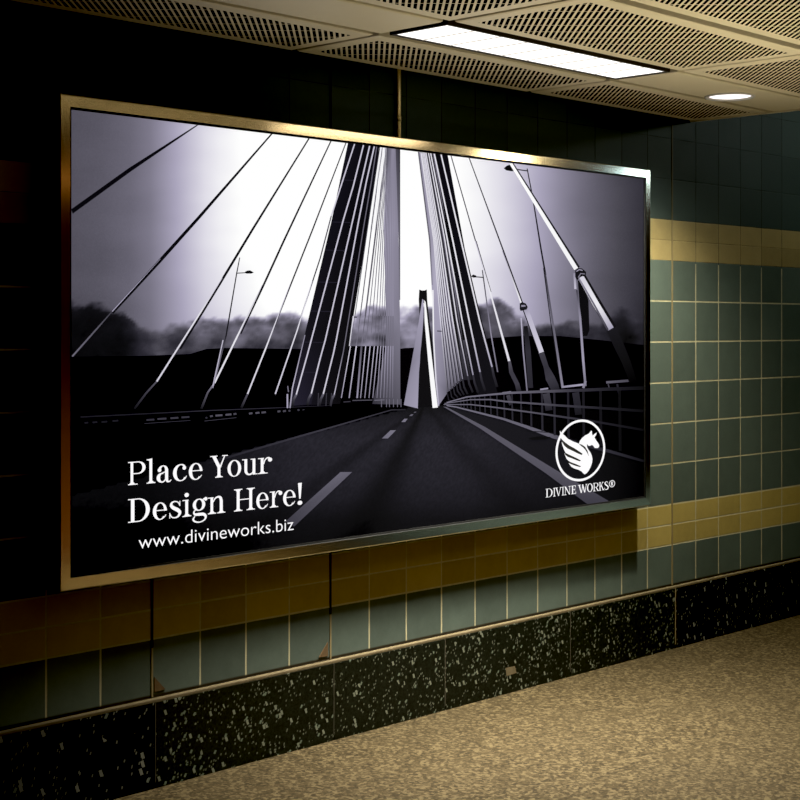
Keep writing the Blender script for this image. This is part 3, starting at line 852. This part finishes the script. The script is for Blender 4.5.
def h_K(i): i.rect(.1, 0, .25, 1); i.serif(0, .36, 0, .06); i.serif(0, .36, 1, .06, False); i.poly((.62, 1), (.70, 1), (.28, .42), (.24, .48)); i.poly((.34, .58), (.48, .62), (.86, 0), (.68, 0)); i.serif(.52, .8, 1, .06, False); i.serif(.6, .94, 0, .06)
def h_S(i):
    i.brush([(.52, .76), (.44, .95), (.28, .98), (.12, .88), (.14, .70), (.34, .53), (.52, .36), (.50, .12), (.30, .02), (.12, .08), (.04, .28)], [.04, .05, .07, .12, .15, .16, .15, .12, .07, .05, .04])
def h_reg(i): i.arc(.5, .5, (.5, .5), (.41, .41)); i.rect(.34, .22, .44, .78); i.arc(.46, .64, (.22, .15), (.12, .07), -90, 90); i.rect(.4, .71, .48, .79); i.rect(.4, .49, .48, .56); i.poly((.46, .52), (.57, .52), (.72, .22), (.6, .22))

def ink_mesh(name, polys, parent, y=None, m=None):
    """polys are lists of (X, Z) on the face of the print"""
    V, Fc = [], []
    for p in polys:
        o = len(V)
        V += [(x, y or INK_Y, z) for x, z in p]
        Fc += [tuple(o + k for k in t) for t in tessellate_polygon([[Vector((*q, 0)) for q in p]])]
    me = bpy.data.meshes.new(name)
    me.from_pydata([tuple(Vector(v) - lbw) for v in V], [], Fc)
    me.materials.append(m or M['ink_white'])
    return link(bpy.data.objects.new(name, me), parent)

def place(fn, x0, x1, zb, cap):
    """draw one letter and stretch it to the width it has on the print"""
    i = Ink(); fn(i)
    xs = [q[0] for p in i.polys for q in p]; a, b = min(xs), max(xs)
    return [[(x0 + (x - a) / (b - a) * (x1 - x0), zb + z * cap) for x, z in p] for p in i.polys]

def measured(row, base_l, base_r, cap_px):
    """row = [(letter, px left, px right)]; the base line runs through two image points"""
    (xa, ya), (xb, yb) = base_l, base_r
    out = []
    z0 = on_plane(xa, ya, INK_Y)[1]; z1 = on_plane(xb, yb, INK_Y)[1]
    X0 = on_plane(xa, ya, INK_Y)[0]; X1 = on_plane(xb, yb, INK_Y)[0]
    cap = on_plane(xa, ya - cap_px, INK_Y)[1] - z0
    for fn, a, b in row:
        A, B = on_plane(a, ya, INK_Y)[0], on_plane(b, ya, INK_Y)[0]
        zb = z0 + (z1 - z0) * ((A + B) / 2 - X0) / (X1 - X0)
        out += place(fn, A, B, zb, cap)
    return out
L1 = [(g_P,128.1,145.6),(g_l,146.6,155.4),(g_a,156.6,171.5),(g_c,173,186.9),(g_e,188.8,202.5),(g_Y,210.2,227.8),(g_o,227.5,241.2),(g_u,242.2,257.5),(g_r,258,272.2)]
L2 = [(g_D,128.1,149.8),(g_e,152.8,166.9),(g_s,169.4,181.3),(g_i,182.5,191.3),(g_g,192.3,207.5),(g_n,207.9,225.3),(g_H,234,254.8),(g_e,256.3,268.5),(g_r,269.8,282.3),(g_e,283.1,295.6),(g_x,297.5,302.3)]
ink_mesh('headline', measured(L1, (129, 485.2), (268, 473.3), 23.2) + measured(L2, (129, 522.8), (300, 504.6), 23.6), poster)['label'] = 'white serif headline lettering'
L3 = [(g_D,545.6,552.6),(h_I,553.2,555.6),(h_V,555.2,561.6),(h_I,561.8,564.2),(h_N,564.2,570.8),(h_E,571.2,576),(h_W,577.8,587.4),(h_O,587,592.8),(h_R,593,599.2),(h_K,599,604.4),(h_S,604.4,608.6)]
polys = measured(L3, (547, 497.4), (606, 489.8), 8.6)
a0, a1 = on_plane(609, 487, INK_Y)[0], on_plane(615, 487, INK_Y)[0]
zr = on_plane(612, 487.2, INK_Y)[1]
polys += place(h_reg, a0, a1, zr, on_plane(612, 480.2, INK_Y)[1] - zr)
ink_mesh('emblem_lettering', polys, poster)['label'] = 'small white serif capitals under the emblem'

# web address in a plain sans face (Blender's own built-in letters turned into a mesh)
cu = bpy.data.curves.new('web_address', 'FONT'); cu.body = 'www.divineworks.biz'; cu.resolution_u = 6; cu.offset = -.008
tmp = bpy.data.objects.new('web_address', cu); COL.objects.link(tmp)
bpy.context.view_layer.update()
wm = bpy.data.meshes.new_from_object(tmp.evaluated_get(bpy.context.evaluated_depsgraph_get()))
bpy.data.objects.remove(tmp)
x0, x1 = min(v.co.x for v in wm.vertices), max(v.co.x for v in wm.vertices)
A, zA = on_plane(138.6, 549.0, INK_Y); B, zB = on_plane(293.6, 530.0, INK_Y)
capz = on_plane(184, 530.4, INK_Y)[1] - on_plane(184, 543.4, INK_Y)[1]
topz = max(v.co.y for v in wm.vertices)
for v in wm.vertices:
    t = (v.co.x - x0) / (x1 - x0)
    v.co = Vector((A + (B - A) * t, INK_Y, zA + (zB - zA) * t + v.co.y / topz * capz)) - lbw
wm.name = 'web_address'; wm.materials.clear(); wm.materials.append(M['ink_white'])
link(bpy.data.objects.new('web_address', wm), poster)['label'] = 'white sans-serif web address'

# emblem: ring with a winged horse
ec = on_plane(580.4, 450.4, INK_Y)
er = (on_plane(583, 419.4, INK_Y)[1] - on_plane(579, 481.4, INK_Y)[1]) / 2
ew = (on_plane(605.2, 450, INK_Y)[0] - on_plane(555.5, 450, INK_Y)[0]) / 2
ec = ((on_plane(605.2, 450, INK_Y)[0] + on_plane(555.5, 450, INK_Y)[0]) / 2, ec[1])
e = Ink(); e.arc(*ec, (ew, er), (ew - .015, er - .0105), n=96)
ring = ink_mesh('emblem_ring', e.polys, poster)
ring['label'] = 'thin white circle around the winged horse'
def emb(p): return [on_plane(550 + x * 60 / 800, 415 + y * 60 / 800, INK_Y) for x, y in p]
def smooth_loop(p, sub=4):
    out, n = [], len(p)
    for i in range(n):
        p0, p1, p2, p3 = (Vector(p[(i + k) % n]) for k in (-1, 0, 1, 2))
        sharp = (p2 - p1).length < 14
        for k in range(sub):
            t = k / sub
            q = p1.lerp(p2, t) if sharp else .5 * ((2*p1) + (p2 - p0)*t + (2*p0 - 5*p1 + 4*p2 - p3)*t*t + (3*p1 - p0 - 3*p2 + p3)*t**3)
            out.append(tuple(q))
    return out
body = [(385,382),(398,345),(425,310),(468,272),(515,250),(535,226),(552,206),(560,222),(560,248),(570,275),(590,255),(624,232),(616,262),(594,300),(612,332),(640,372),(657,402),(654,424),(640,440),(600,441),(588,430),(576,408),(556,398),(532,412),(510,408),(494,388),(494,428),(512,462),(540,500),(558,545),(566,590),(560,640),(545,685),(520,735),(492,772),(462,792),(440,775),(420,752)]
wing = [(131,208),(142,222),(152,238),(190,268),(240,318),(305,352),(385,382),(440,410),(500,500),(500,700),(420,752),(380,730),(320,712),(285,690),(258,655),(242,628),(248,612),(222,585),(206,548),(194,518),(205,500),(182,452),(166,405),(156,362),(166,352),(150,318),(138,275),(134,240)]
horse = ink_mesh('winged_horse', [emb(body), emb(wing)], poster)
horse['label'] = 'white winged horse with raised feathers inside the ring'
slits = [[(142,304),(168,335),(205,368),(255,405),(320,440),(390,485),(434,516),(424,534),(370,512),(300,478),(232,446),(192,410),(160,362)],
         [(200,500),(240,522),(290,545),(350,572),(412,606),(398,618),(340,598),(285,575),(236,558),(200,528)],
         [(238,606),(280,630),(340,652),(414,684),(400,694),(340,678),(285,658),(240,636)],
         [(382,380),(430,398),(470,428),(500,478),(520,552),(502,516),(474,468),(438,430),(404,404)]]
ink_mesh('feather_gap', [emb(s) for s in slits], horse.parent, INK_Y - 8e-5, M['black'])

# ------------------------------------------------------------------ camera
cam = bpy.data.cameras.new('camera')
cam.sensor_width = 36; cam.lens = F_PX / 800 * 36
cam.shift_y = -(400 - HOR) / 800
co = bpy.data.objects.new('camera', cam); co.location = (CX, -CD, CZ); co.rotation_euler = (math.pi / 2, 0, -YAW)
link(co); S.camera = co
cam.clip_start = .05

w = bpy.data.worlds.new('world'); w.use_nodes = True; S.world = w
w.node_tree.nodes['Background'].inputs[0].default_value = (.01, .009, .007, 1)
w.node_tree.nodes['Background'].inputs[1].default_value = .3
vs = S.view_settings
vs.view_transform = 'Standard'
vs.use_curve_mapping = True
vs.curve_mapping.black_level = (BLACK, BLACK, BLACK)
vs.curve_mapping.update()
